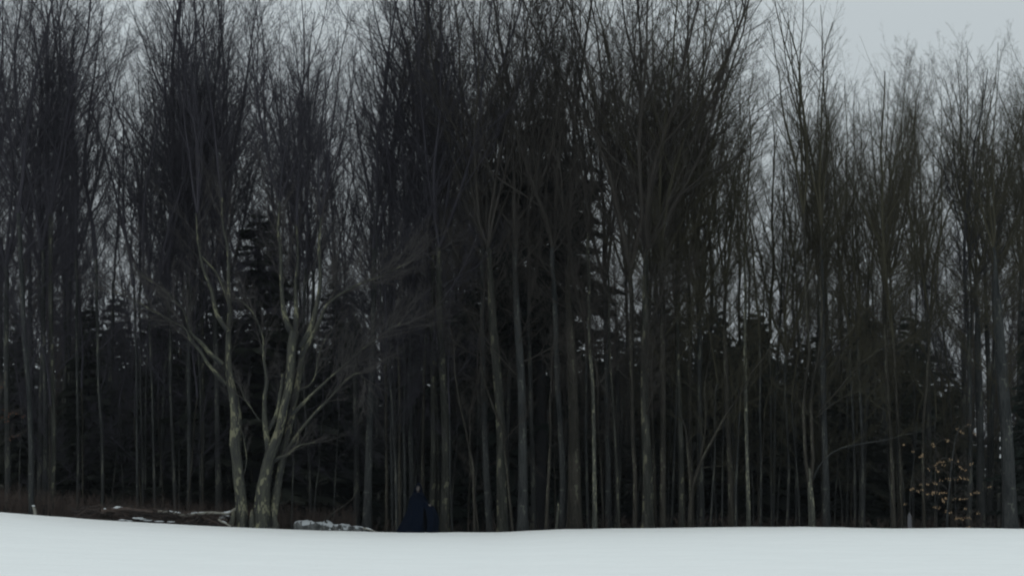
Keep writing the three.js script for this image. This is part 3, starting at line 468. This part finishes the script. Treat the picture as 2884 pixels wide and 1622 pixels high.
// the far wood, read as one mass
{
  const g = thing('far_wood', 'far-off dark wood of bare trees and spruces closing the view', 'wood'); g.userData.kind = 'stuff';
  const R = rngOf(950), rows = [[CROWN.vase[0], TWIG.grey], [CROWN.leader[1], TWIG.brown], [SPRUCE[0].needles, NEEDLE], [SPRUCE[1].needles, NEEDLE_OLD]], sets = rows.map(() => []), poles = [], m4 = (x, y, z, s, sy, a) => new THREE.Matrix4().compose(V(x, y, z), new THREE.Quaternion().setFromAxisAngle(V(0, 1, 0), a), V(s, sy, s));
  for (let z = -30; z > -66; z -= 4.5) {
    const half = 17.6 * (80 - z) / 80 + 4;
    for (let x = -half; x < half; x += 1.9) {
      const xx = x + (R() - 0.5) * 1.8, zz = z + (R() - 0.5) * 3.5, y = ground(xx, zz), sx = 1442 + (xx / (80 - zz)) * (811 / T), k = R(), a = R() * 6.28;
      const open = gaps.find(([q, w]) => Math.abs(sx - q) < w * 1.2) ?? null;
      if (k < 0.6) { const h = (at(sx, (open ? open[2] + 30 : sx > 2600 ? 1000 : 850) + 220 * R(), zz).y - y) / 10; sets[k < 0.3 ? 2 : 3].push(m4(xx, y, zz, h * 1.35, h, a)); }
      else if (!open || k > 0.9) { const tip = at(sx, clamp(skyline(sx) + 180 + 300 * R(), 200, 760), zz).y, fork = y + (tip - y) * (0.1 + 0.25 * R()), s = (tip - fork) / 12; sets[k < 0.8 ? 0 : 1].push(m4(xx, fork, zz, s, s, a)); poles.push(m4(xx, y, zz, s, fork - y, a)); }
    }
  }
  const inst = (name, geo, mat, list) => { const o = new THREE.InstancedMesh(geo, mat, list.length); list.forEach((m, i) => o.setMatrixAt(i, m)); o.name = name; o.castShadow = o.receiveShadow = true; g.add(o); };
  rows.forEach(([geo, mat], i) => inst(i < 2 ? 'crowns' : 'foliage', geo, mat, sets[i]));
  inst('trunks', new Buf().tube([V(0, -0.03, 0), V(0.03, 0.5, 0.02), V(0, 1.01, 0)], [0.15, 0.12, 0.1], 7, 0.1).geometry(), BARK.dim, poles);
}

// ---------------------------------------------------------------- beeches that keep their dead leaves
function leafyBeech(label, z, trunkLine, w, twigLines, spots, per, mat, seed) {
  const R = rngOf(seed), base = at(trunkLine[0][0], trunkLine[0][1], z); base.y = ground(base.x, z);
  const t = thing('leafy_beech', label, 'beech', base), L = (pts, sp) => pts.map(([x, y], i) => at(x, y, z + sp * i).sub(base)), B = { wood: new Buf(), twig: new Buf() };
  limb(B, L(trunkLine, 0.02), metres(w, z) / 2, 0.012, R, 4, 0.8, SPRAY, 7); part('trunk', B.wood.geometry(), BARK.grey, t); part('twigs', B.twig.geometry(), TWIG.brown, t);
  twigLines.forEach((line, i) => { const b = { wood: new Buf(), twig: new Buf() }; limb(b, L(line, (i % 2 ? 1 : -1) * 0.12), 0.016, 0.005, R, 8, 0.5, { ...SPRAY, max: 3 }, 5); part('branch', mergeGeometries([b.wood.geometry(), b.twig.geometry()]), TWIG.brown, t); });
  const F = new Buf();
  for (const [x, y] of spots) for (let k = 0; k < per; k++) {
    const c = at(x + (R() - 0.5) * 9, y + (R() - 0.5) * 6, z + (R() - 0.5) * 0.5).sub(base), d = V(R() - 0.5, -0.35 - 0.6 * R(), R() - 0.5).normalize(), s = V(R() - 0.5, 0.3 * (R() - 0.5), R() - 0.5).cross(d).normalize(), len = 0.045 + 0.04 * R(), w2 = len * (0.26 + 0.1 * R()), up = d.clone().cross(s).multiplyScalar(w2 * 0.5);
    const a = c.clone(), e = c.clone().addScaledVector(d, len), m1 = c.clone().addScaledVector(d, len * 0.45).addScaledVector(s, w2).add(up), m2 = c.clone().addScaledVector(d, len * 0.45).addScaledVector(s, -w2).add(up);
    F.tri(a, m1, e); F.tri(a, e, m2);
  }
  part('leaves', F.geometry(), mat, t).userData.kind = 'stuff';
}
{
  const Q = (s) => P(s).map(([x, y]) => [2500 + x / 4.14, 1150 + y / 4.14]);
  leafyBeech('young beech still holding orange-brown dead leaves on level twigs', -1.3, Q('700,1420 705,1200 730,900 760,600 800,350 850,200'), 7,
    [Q('712,1100 640,1040 600,980 480,985 280,930'), Q('720,960 620,880 480,870 390,880'), Q('740,830 840,800 930,805'), Q('740,760 620,720 480,690'), Q('760,640 660,580 560,650'), Q('765,620 840,670 910,720'), Q('715,1060 800,1050 930,1050 1050,970'), Q('705,1200 820,1265 955,1260'), Q('790,420 690,360 540,420 300,480'), Q('820,300 930,210 1020,290'), Q('745,720 830,600 980,640')],
    Q('820,235 850,265 880,280 930,200 960,190 1020,290 690,365 710,370 540,430 520,410 300,490 410,530 400,560 620,610 590,630 560,655 650,620 740,590 660,660 830,600 970,655 990,635 850,680 880,690 910,715 600,730 580,690 480,700 625,835 700,815 730,818 860,800 910,805 930,810 810,820 550,860 570,880 480,880 400,880 280,935 300,930 350,955 410,940 475,995 520,990 540,975 570,975 600,985 625,980 650,975 685,975 690,1040 670,1080 650,1060 780,1050 860,1052 920,1050 965,990 1040,970 1080,975 560,1150 600,1150 920,1160 680,1195 740,1210 800,1280 820,1265 850,1270 880,1280 950,1265 965,1270 1210,905 1070,1210 200,420 210,1110 940,1370'), 5, LEAF[0], 811);
  const Q2 = (s) => P(s).map(([x, y]) => [x / 2.07, 800 + y / 2.07]);
  leafyBeech('small beech with a few reddish dead leaves cut by the left edge', -1.2, Q2('-40,1380 -34,1100 -20,800 10,560'), 6, [Q2('-24,860 10,780 60,760 130,760'), Q2('-30,960 40,900 120,885'), Q2('-10,700 10,600 15,550')], Q2('10,770 25,780 40,770 55,750 70,745 15,735 95,750 130,765 30,805 70,890 60,905 110,885 15,570 5,600 40,790'), 3, LEAF[1], 812);
}

// ---------------------------------------------------------------- snags, stumps, fallen wood, stones
const SM = { brush: 4.293 };
const G1 = (s, z) => P(s).map(([x, y]) => at(200 + x / 4.293, 1380 + y / 4.293, z)), G2 = (s, z) => P(s).map(([x, y]) => at(700 + x / 4.293, 1380 + y / 4.293, z));
function stub(name, label, category, pts, r0, r1, mat, cap) {
  const base = pts[0].clone(); base.y = ground(base.x, base.z) - 0.02; const t = thing(name, label, category, base), l = pts.map((p) => p.clone().sub(base)); l[0].y = -0.1;
  const fine = spline(l, 10), n = fine.length - 1, B = new Buf().tube(fine, fine.map((_, i) => (i === n ? r1 * 0.35 : lerp(r0, r1, i / n))), 9, 0.35);
  const e = fine[n], s = B.at; for (let k = 0; k < 9; k++) { const a = (k / 9) * 6.28; B.tri(e.clone().add(V(0.02 * Math.sin(k * 3), 0.05 + 0.04 * ((k * 7) % 3) / 2, 0)), V(e.x + Math.cos(a) * r1, e.y - 0.02, e.z + Math.sin(a) * r1), V(e.x + Math.cos(a + 0.7) * r1, e.y - 0.02, e.z + Math.sin(a + 0.7) * r1)); }
  part(name === 'stump' ? 'wood' : 'stem', B.geometry(), mat, t);
  if (cap) { const g = new THREE.SphereGeometry(r1 * 1.25, 12, 8); g.scale(1, 0.5, 1); g.translate(e.x, e.y + 0.04, e.z); part('snow_cap', g, SNOW_SPOT, t); }
}
stub('stump', 'pale broken stump standing in front of a brown trunk on the right', 'stump', [at(2564, 1489, -0.8), at(2563, 1470, -0.8), at(2563, 1449, -0.8)], metres(13, 0) / 2, metres(11, 0) / 2, plain(0.10, 0.10, 0.108), false);
stub('snag', 'thin pale broken snag left of the widest trunk', 'snag', [at(1565, 1492, -0.7), at(1569, 1460, -0.7), at(1572, 1422, -0.7)], metres(8, 0) / 2, metres(6, 0) / 2, BARK.pale, false);
stub('stub', 'small snow-topped stub at the foot of a grey trunk near the left edge', 'stub', [at(97, 1448, -0.5), at(96, 1440, -0.5), at(92, 1428, -0.5)], 0.06, 0.05, DEADWOOD, true);
function pole(name, label, category, pts, r0, r1, mat, R, snow, partName = 'stem') {
  const base = pts[0].clone(), t = thing(name, label, category, base), fine = spline(pts.map((p) => p.clone().sub(base)), pts.length * 5), n = fine.length - 1;
  part(partName, new Buf().tube(fine, fine.map((_, i) => lerp(r0, r1, i / n)), 7, 0.25).geometry(), mat, t);
  for (const [s0, s1] of snow) { const seg = []; for (let k = 0; k <= 8; k++) { const f = lerp(s0, s1, k / 8), a = along(fine, f).p; a.y += lerp(r0, r1, f) * 0.75; seg.push(a); } part('snow_strip', new Buf().tube(seg, seg.map((_, k) => lerp(r0, r1, 0.5) * (0.6 * Math.sin(Math.PI * clamp(k / 8, 0.04, 0.96)) + 0.15) * (0.7 + 0.6 * R())), 7, 0.4).geometry(), SNOW_SPOT, t); }
  return t;
}
{
  const R = rngOf(31);
  pole('fallen_branch', 'long crooked fallen branch with a line of snow left of the forked old tree', 'branch', G1('1040,258 1120,266 1250,280 1370,306 1450,296 1530,290 1680,276 1800,285 1900,284 1960,245 2005,220', -0.75), 0.045, 0.055, DEADWOOD, R, [[0.1, 0.34], [0.34, 0.55], [0.72, 0.86]], 'wood');
  pole('broken_branch', 'short pale broken branch lying on the snow at the foot of the forked old tree', 'branch', G1('1775,352 1810,380 1860,402 1925,442', 0.12), 0.035, 0.03, DEADWOOD, R, [[0.3, 0.8]], 'wood');
  pole('fallen_log', 'dark fallen log with two dabs of snow on top of the brush pile', 'log', G1('360,262 440,250 560,234 680,232 800,250 980,268', -0.7), 0.08, 0.06, BRUSH, R, [[0.06, 0.16], [0.28, 0.5]], 'wood');
  pole('bent_stem', 'thin pale stem arching up to the right behind the snow-dusted stones', 'stem', G2('915,400 940,345 1020,275 1130,205 1200,150 1250,105 1290,50 1325,-10', -0.9), 0.022, 0.01, BARK.brown, R, []);
  pole('fallen_stick', 'pale stick lying on the snow right of the snow-dusted stones', 'stick', G2('1380,462 1440,475 1500,492 1540,506', 0.1), 0.035, 0.02, DEADWOOD, R, [[0.1, 0.7]], 'wood');
}
{ // brush pile: a tangle of dead sticks with snow lying in it
  const R = rngOf(41), p0 = at(440, 1470, -0.8), base = V(p0.x, ground(p0.x, -0.8), -0.8), t = thing('brush_pile', 'low brown brush pile dusted with snow left of the forked old tree', 'brush pile', base), S = [new Buf(), new Buf()], heap = table([[210, 1432], [300, 1424], [380, 1428], [460, 1436], [540, 1443], [620, 1446], [668, 1456]]);
  for (let k = 0; k < 1000; k++) {
    const sx = 215 + 450 * R(), z = -0.55 - 1.1 * R(), top = at(sx, heap(sx), z).y, low = ground(at(sx, 1460, z).x, z), a = at(sx, 1460, z); a.y = lerp(low, top, R() * 0.95);
    const d = V(R() - 0.5, (R() - 0.42) * 0.35, (R() - 0.5) * 0.6).normalize(), len = 0.3 + 0.9 * R(), b = a.clone().addScaledVector(d, len * 0.5), c = a.clone().addScaledVector(d, -len * 0.5); b.y = Math.min(b.y, top + 0.08); c.y = Math.min(c.y, top + 0.05);
    const m = a.clone().add(V(0, 0.05 * (R() - 0.3), 0)); S[k % 2].tube([c, m, b].map((v) => v.sub(base)), [0.008 + 0.014 * R(), 0.012, 0.004], 4);
  }
  part('sticks', S[0].geometry(), BRUSH, t).userData.kind = 'stuff'; part('sticks', S[1].geometry(), plain(0.045, 0.04, 0.038), t).userData.kind = 'stuff';
  const snowAt = G1('620,362 800,340 860,352 920,368 1060,380 1200,384 1840,300 1800,330 1870,320 700,372', -0.35);
  snowAt.forEach((p, i) => { const g = new THREE.SphereGeometry(1, 14, 8), w = [0.16, 0.2, 0.14, 0.16, 0.18, 0.14, 0.16, 0.12, 0.1, 0.12][i]; g.scale(w, [0.015, 0.03, 0.02, 0.02, 0.015, 0.012, 0.05, 0.06, 0.04, 0.02][i], 0.14); g.translate(p.x - base.x, p.y - base.y, p.z - base.z - (i >= 6 && i <= 8 ? 0.5 : 0)); const a = g.attributes.position; for (let k = 0; k < a.count; k++) a.setY(k, a.getY(k) + 0.03 * (noise2(a.getX(k) * 14, a.getZ(k) * 14 + i) - 0.5)); g.computeVertexNormals(); part('snow_patch', g, SNOW_SPOT, t); });
}
function stone(label, sx, sy, z, w, h, d, seed, cracks) {
  const p = at(sx, sy, z), g = mergeVertices(new THREE.IcosahedronGeometry(1, 12).deleteAttribute('normal').deleteAttribute('uv')), a = g.attributes.position, u = [];
  for (let k = 0; k < a.count; k++) {
    const x = a.getX(k), y = a.getY(k), q = a.getZ(k), b = Math.pow(Math.abs(x), 2) + Math.pow(Math.abs(y), 2) + Math.pow(Math.abs(q), 2), f = Math.pow(b, -0.5) * (0.62 + 0.75 * noise3(x * 1.7 + seed, y * 1.7, q * 1.7 + 9) + 0.12 * noise3(x * 5 + seed, y * 5, q * 5 + 5));
    a.setXYZ(k, x * f * w / 2, y * f * h / 2, q * f * d / 2); u.push(x * 1.3, y * 1.3 + q);
  }
  g.setAttribute('uv', new THREE.Float32BufferAttribute(u, 2)); g.computeVertexNormals();
  const t = thing('stone', label, 'stone', p); part('rock', g, ROCK, t);
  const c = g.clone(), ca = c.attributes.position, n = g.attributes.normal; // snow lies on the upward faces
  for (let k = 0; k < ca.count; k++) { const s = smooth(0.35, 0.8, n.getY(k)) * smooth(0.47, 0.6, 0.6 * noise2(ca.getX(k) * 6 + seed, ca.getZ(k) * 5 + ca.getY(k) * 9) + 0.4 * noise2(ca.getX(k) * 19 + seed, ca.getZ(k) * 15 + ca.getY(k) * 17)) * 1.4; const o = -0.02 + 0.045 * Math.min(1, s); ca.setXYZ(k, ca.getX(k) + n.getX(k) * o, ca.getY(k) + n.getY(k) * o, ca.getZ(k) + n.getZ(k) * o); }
  c.computeVertexNormals(); part('snow_cap', c, SHADED_SNOW, t);
}
stone('largest of the snow-dusted stones, a squarish block nearest the forked old tree', 862, 1497, -0.8, 0.95, 0.72, 0.7, 3);
stone('second of the snow-dusted stones, next to the squarish block', 921, 1498, -0.95, 0.8, 0.66, 0.6, 8);
stone('third of the snow-dusted stones, low and rounded', 956, 1498, -0.8, 0.8, 0.52, 0.6, 13);
stone('last and smallest of the snow-dusted stones, nearest the cloaked person', 991, 1499, -0.75, 0.8, 0.34, 0.5, 18);

// undergrowth of thin brown stems along the edge at the left, sparser elsewhere
{
  const R = rngOf(61), B = new Buf();
  for (let k = 0; k < 2600; k++) {
    const left = R() < 0.8, sx = left ? -80 + 1080 * Math.pow(R(), 1.25) : 1000 + 1950 * R(), z = -1.3 - 3.6 * R(), p = at(sx, 1480, z); p.y = ground(p.x, z);
    const h = (left ? 0.55 + 0.75 * R() : 0.4 + 0.3 * R()), d = V((R() - 0.5) * 0.9, 1, (R() - 0.5) * 0.9).normalize(), a = p.clone().addScaledVector(d, h * 0.55), e = p.clone().addScaledVector(d, h).add(V((R() - 0.5) * 0.3, -0.08 * R(), 0));
    B.tube([p, a, e], [0.006, 0.005, 0.002], 3);
    for (let j = 0; j < 3; j++) { const q = p.clone().lerp(e, 0.4 + 0.5 * R()); B.tube([q, q.clone().add(V((R() - 0.5) * 0.4, 0.1 + 0.25 * R(), (R() - 0.5) * 0.4))], [0.004, 0.002], 3); }
  }
  for (let k = 0; k < 700; k++) {
    const sx = -60 + 3000 * R(), z = -1.0 + 0.9 * R() * R(), p = at(sx, 1480, z), h = 0.05 + 0.13 * R() * R(); p.y = ground(p.x, z) - 0.01;
    B.tube([p, p.clone().add(V((R() - 0.5) * h, h, (R() - 0.5) * h))], [0.004, 0.0015], 3);
  }
  const m = part('undergrowth', B.geometry(), BRUSH, scene); m.userData = { kind: 'stuff', label: 'thin brown leafless undergrowth along the foot of the wood', category: 'undergrowth' };
}

// ---------------------------------------------------------------- the cloaked person
function sdfMesh(f, c, half, res) {
  const mc = new MarchingCubes(res, new THREE.MeshStandardMaterial(), false, false, 60000); mc.isolation = 0;
  for (let k = 0; k < res; k++) for (let j = 0; j < res; j++) for (let i = 0; i < res; i++) mc.field[i + j * res + k * res * res] = -f(c.x + half * (i - res / 2) / (res / 2), c.y + half * (j - res / 2) / (res / 2), c.z + half * (k - res / 2) / (res / 2));
  mc.update();
  const n = mc.count, g = new THREE.BufferGeometry(), p = new Float32Array(n * 3), q = new Float32Array(n * 3);
  for (let i = 0; i < n * 3; i += 3) { p[i] = c.x + half * mc.positionArray[i]; p[i + 1] = c.y + half * mc.positionArray[i + 1]; p[i + 2] = c.z + half * mc.positionArray[i + 2]; }
  g.setAttribute('position', new THREE.BufferAttribute(p, 3)); const w = mergeVertices(g, 1e-5); w.computeVertexNormals(); return w;
}
const cap = (x, y, z, a, b, ra, rb) => { const bx = b[0] - a[0], by = b[1] - a[1], bz = b[2] - a[2], t = clamp(((x - a[0]) * bx + (y - a[1]) * by + (z - a[2]) * bz) / (bx * bx + by * by + bz * bz || 1), 0, 1); return Math.hypot(x - a[0] - bx * t, y - a[1] - by * t, z - a[2] - bz * t) - lerp(ra, rb, t); };
const smin = (a, b, k) => { const h = clamp(0.5 + 0.5 * (b - a) / k, 0, 1); return lerp(b, a, h) - k * h * (1 - h); };
function bones(list, k) { return (x, y, z) => { let d = 1e3; for (const [a, b, ra, rb] of list) d = smin(d, cap(x, y, z, a, b, ra, rb), k); return d; }; }
function handGeometry(wrist, dir, palmUp, side) { // palm along dir, fingers curling towards palmUp
  const d = V(...dir).normalize(), u = V(...palmUp).addScaledVector(d, -V(...palmUp).dot(d)).normalize(), s = d.clone().cross(u).multiplyScalar(side), W = V(...wrist), q = (a, b, c) => W.clone().addScaledVector(d, a).addScaledVector(s, b).addScaledVector(u, c).toArray(), L = [];
  L.push([q(-0.03, 0, 0), q(0.02, 0, 0), 0.026, 0.024]);
  for (const b of [-0.028, -0.009, 0.01, 0.028]) L.push([q(0.005, b * 0.6, 0), q(0.085, b, 0), 0.016, 0.012]);
  [[-0.03, 0.062, 0.0075], [-0.01, 0.076, 0.008], [0.011, 0.08, 0.008], [0.031, 0.07, 0.008]].forEach(([b, len, r]) => { const k1 = q(0.085 + len * 0.42, b * 1.1, len * 0.18), k2 = q(0.085 + len * 0.6, b * 1.12, len * 0.5), k3 = q(0.085 + len * 0.5, b * 1.1, len * 0.78); L.push([q(0.082, b, 0), k1, r * 1.15, r * 1.05], [k1, k2, r * 1.05, r], [k2, k3, r, r * 0.85]); });
  L.push([q(0.02, 0.026, 0.006), q(0.05, 0.05, 0.02), 0.014, 0.011], [q(0.05, 0.05, 0.02), q(0.078, 0.05, 0.04), 0.011, 0.009]);
  return sdfMesh(bones(L, 0.008), W.clone().addScaledVector(d, 0.06), 0.12, 72);
}
{
  const z = 0.35, p = at(1176.5, 1499, z); p.y = ground(p.x, z);
  const t = thing('person', 'standing person in a long dark hooded cloak with one arm raised under the cloth', 'person', p);
  const B = [[[-0.1, 1.2, 0], [0.1, 1.2, 0], 0.1, 0.1], [[0, 1.16, 0], [0, 0.9, 0], 0.13, 0.12], [[-0.07, 0.84, 0], [0.07, 0.84, 0], 0.115, 0.115], [[0, 1.25, -0.01], [0, 1.4, -0.005], 0.06, 0.052]];
  for (const s of [-1, 1]) B.push([[0.09 * s, 0.82, 0], [0.11 * s, 0.45, 0.04], 0.088, 0.056], [[0.11 * s, 0.45, 0.04], [0.12 * s, 0.09, 0], 0.058, 0.04], [[0.12 * s, 0.05, -0.02], [0.14 * s, 0.04, 0.15], 0.042, 0.035]);
  B.push([[0.16, 1.22, -0.02], [0.28, 0.97, -0.02], 0.052, 0.042], [[0.28, 0.97, -0.02], [0.36, 0.93, 0.1], 0.04, 0.026], [[-0.17, 1.23, 0], [-0.24, 0.97, 0], 0.056, 0.043], [[-0.24, 0.97, 0], [-0.16, 0.8, 0.16], 0.042, 0.028]);
  const body = bones(B, 0.035), headBones = bones([[[0, 1.5, -0.015], [0, 1.485, 0.0], 0.088, 0.085], [[0, 1.44, 0.035], [0, 1.415, 0.045], 0.058, 0.042], [[0, 1.4, -0.01], [0, 1.32, -0.015], 0.054, 0.056]], 0.03);
  const head = (x, y, zz) => {
    let d = headBones(x, y, zz);
    for (const s of [-1, 1]) { d = -smin(-d, Math.hypot(x - 0.033 * s, y - 1.472, zz - 0.098) - 0.019, 0.008) ; d = Math.min(d, Math.hypot(x - 0.033 * s, y - 1.471, zz - 0.07) - 0.013); d = smin(d, Math.hypot((x - 0.09 * s) * 1.6, (y - 1.462) * 0.75, zz + 0.01) - 0.024, 0.008); }
    d = smin(d, cap(x, y, zz, [0, 1.47, 0.085], [0, 1.44, 0.103], 0.009, 0.015), 0.01); d = smin(d, cap(x, y, zz, [-0.018, 1.416, 0.081], [0.018, 1.416, 0.081], 0.008, 0.008), 0.006);
    return -smin(-d, cap(x, y, zz, [-0.02, 1.4165, 0.094], [0.02, 1.4165, 0.094], 0.0035, 0.0035), 0.003);
  };
  const geo = mergeGeometries([sdfMesh(body, V(0, 0.72, 0.03), 0.8, 110), sdfMesh(head, V(0, 1.46, 0.02), 0.16, 84), handGeometry([0.36, 0.93, 0.1], [0.45, 0.1, 0.85], [0, -1, 0.2], 1), handGeometry([-0.16, 0.8, 0.16], [0.35, -0.7, 0.5], [0.5, 0.3, -0.3], -1)]);
  part('body', geo, plain(0.12, 0.105, 0.10, 0.7), t);
  // the cloak hangs in folds, open down the front on one side
  const cloth = plain(0.0024, 0.0046, 0.0105, 1, 0.05), inner = plain(0.004, 0.005, 0.008, 1, 0.05);
  const xl = table([[0, -0.69], [0.084, -0.67], [0.24, -0.58], [0.4, -0.505], [0.57, -0.445], [0.74, -0.378], [0.89, -0.345], [1.0, -0.335], [1.1, -0.31], [1.2, -0.27], [1.27, -0.2], [1.34, -0.13]]), xr = table([[0, 0.7], [0.084, 0.69], [0.24, 0.69], [0.4, 0.685], [0.57, 0.665], [0.74, 0.62], [0.85, 0.56], [0.93, 0.48], [0.99, 0.39], [1.06, 0.33], [1.14, 0.29], [1.22, 0.25], [1.28, 0.18], [1.34, 0.12]]);
  const gapW = table([[0, 0.05], [0.1, 0.08], [0.4, 0.17], [0.6, 0.15], [0.74, 0.08], [0.86, 0.0]]), gapX = table([[0, 0.3], [0.4, 0.28], [0.74, 0.24], [0.9, 0.22]]);
  const shell = (off) => { const rows = []; for (let k = 0; k <= 44; k++) { const h = -0.02 + 1.36 * (k / 44), cx = (xl(h) + xr(h)) / 2, a = (xr(h) - xl(h)) / 2, b = lerp(0.46, 0.13, smooth(0, 1.34, h)), w = gapW(h) / 2, c0 = clamp((gapX(h) + w - cx) / a, -1, 1), c1 = clamp((gapX(h) - w - cx) / a, -1, 1), t0 = Math.acos(c0), t1 = Math.acos(c1), row = []; for (let j = 0; j <= 120; j++) { const th = t0 - (j / 120) * (6.2832 - (t1 - t0)), fold = 1 + 0.08 * smooth(1.25, 0.4, h) * Math.sin(9 * th + 1.2 * Math.sin(2 * h)) + 0.03 * smooth(1.1, 0.2, h) * Math.sin(17 * th + 2), hem = k === 0 ? 0.02 * Math.sin(5 * th) : 0; row.push(V(cx + (a * (k > 38 ? 1 : fold / 1.03) - off) * Math.cos(th), h + hem, 0.02 + (b * fold - off) * Math.sin(th))); } rows.push(row); } return rows; };
  const weave = (rows, B, flip) => { const s = B.at, w = rows[0].length; for (const r of rows) for (const v of r) B.v(v.x, v.y, v.z, 0, 1, 0, v.x, v.y); for (let k = 0; k < rows.length - 1; k++) for (let j = 0; j < w - 1; j++) { const a = s + k * w + j, b = a + w; if (flip) B.i.push(a, b, a + 1, a + 1, b, b + 1); else B.i.push(a, a + 1, b, a + 1, b + 1, b); } return [s, w]; };
  const C = new Buf(), outer = shell(0), inn = shell(0.014), [s0, w] = weave(outer, C, true), [s1] = weave(inn, C, false), rim = (a, b, c, e) => C.i.push(a, b, c, b, e, c);
  for (let k = 0; k < outer.length - 1; k++) for (const j of [0, w - 1]) rim(s0 + k * w + j, s0 + (k + 1) * w + j, s1 + k * w + j, s1 + (k + 1) * w + j);
  for (let j = 0; j < w - 1; j++) rim(s0 + j, s0 + j + 1, s1 + j, s1 + j + 1);
  const cg = C.geometry(); cg.computeVertexNormals(); part('cloak', cg, cloth, t);
  // hood, drawn to a soft point, open over the face
  const Hd = new Buf(), hood = (off) => { const rows = []; for (let k = 0; k <= 22; k++) { const f = k / 22, h = lerp(1.26, 1.69, f), a = table([[0, 0.215], [0.15, 0.18], [0.4, 0.145], [0.62, 0.125], [0.8, 0.085], [0.93, 0.045], [1, 0.014]])(f) - off, b = a * 1.15, op = 0.62 * smooth(0.14, 0.3, f) * smooth(0.86, 0.7, f) + 0.04 * smooth(0.9, 0.8, f), cx = 0.02 * f, row = []; for (let j = 0; j <= 48; j++) { const th = Math.PI / 2 + op + (j / 48) * (6.2832 - 2 * op); row.push(V(cx + a * Math.cos(th) * (1 + 0.03 * Math.sin(6 * th)), h, 0.012 + b * Math.sin(th))); } rows.push(row); } return rows; };
  const [h0, hw] = weave(hood(0), Hd, false), [h1] = weave(hood(0.012), Hd, true);
  for (let k = 0; k < 22; k++) for (const j of [0, hw - 1]) Hd.i.push(h0 + k * hw + j, h0 + (k + 1) * hw + j, h1 + k * hw + j, h0 + (k + 1) * hw + j, h1 + (k + 1) * hw + j, h1 + k * hw + j);
  const hg = Hd.geometry(); hg.computeVertexNormals(); part('hood', hg, cloth, t);
  // robe under the cloak, and boots
  const Rb = new Buf(), robe = []; for (let k = 0; k <= 24; k++) { const h = 0.05 + 1.22 * (k / 24), a = lerp(0.34, 0.16, smooth(0, 1.1, h)), row = []; for (let j = 0; j <= 64; j++) { const th = (j / 64) * 6.2832, f = 1 + 0.06 * smooth(1, 0.2, h) * Math.sin(8 * th); row.push(V(0.02 + a * f * Math.cos(th), h, a * 0.62 * f * Math.sin(th))); } robe.push(row); }
  weave(robe, Rb, false); const rg = Rb.geometry(); rg.computeVertexNormals(); part('robe', rg, inner, t);
  for (const [x, zz] of [[0.2, 0.3], [-0.06, 0.26]]) part('boot', sdfMesh(bones([[[x, 0.05, zz - 0.2], [x + 0.02, 0.035, zz], 0.05, 0.042], [[x, 0.05, zz - 0.2], [x, 0.25, zz - 0.22], 0.05, 0.055]], 0.02), V(x, 0.12, zz - 0.1), 0.24, 48), inner, t);
}

renderer.render(scene, camera);
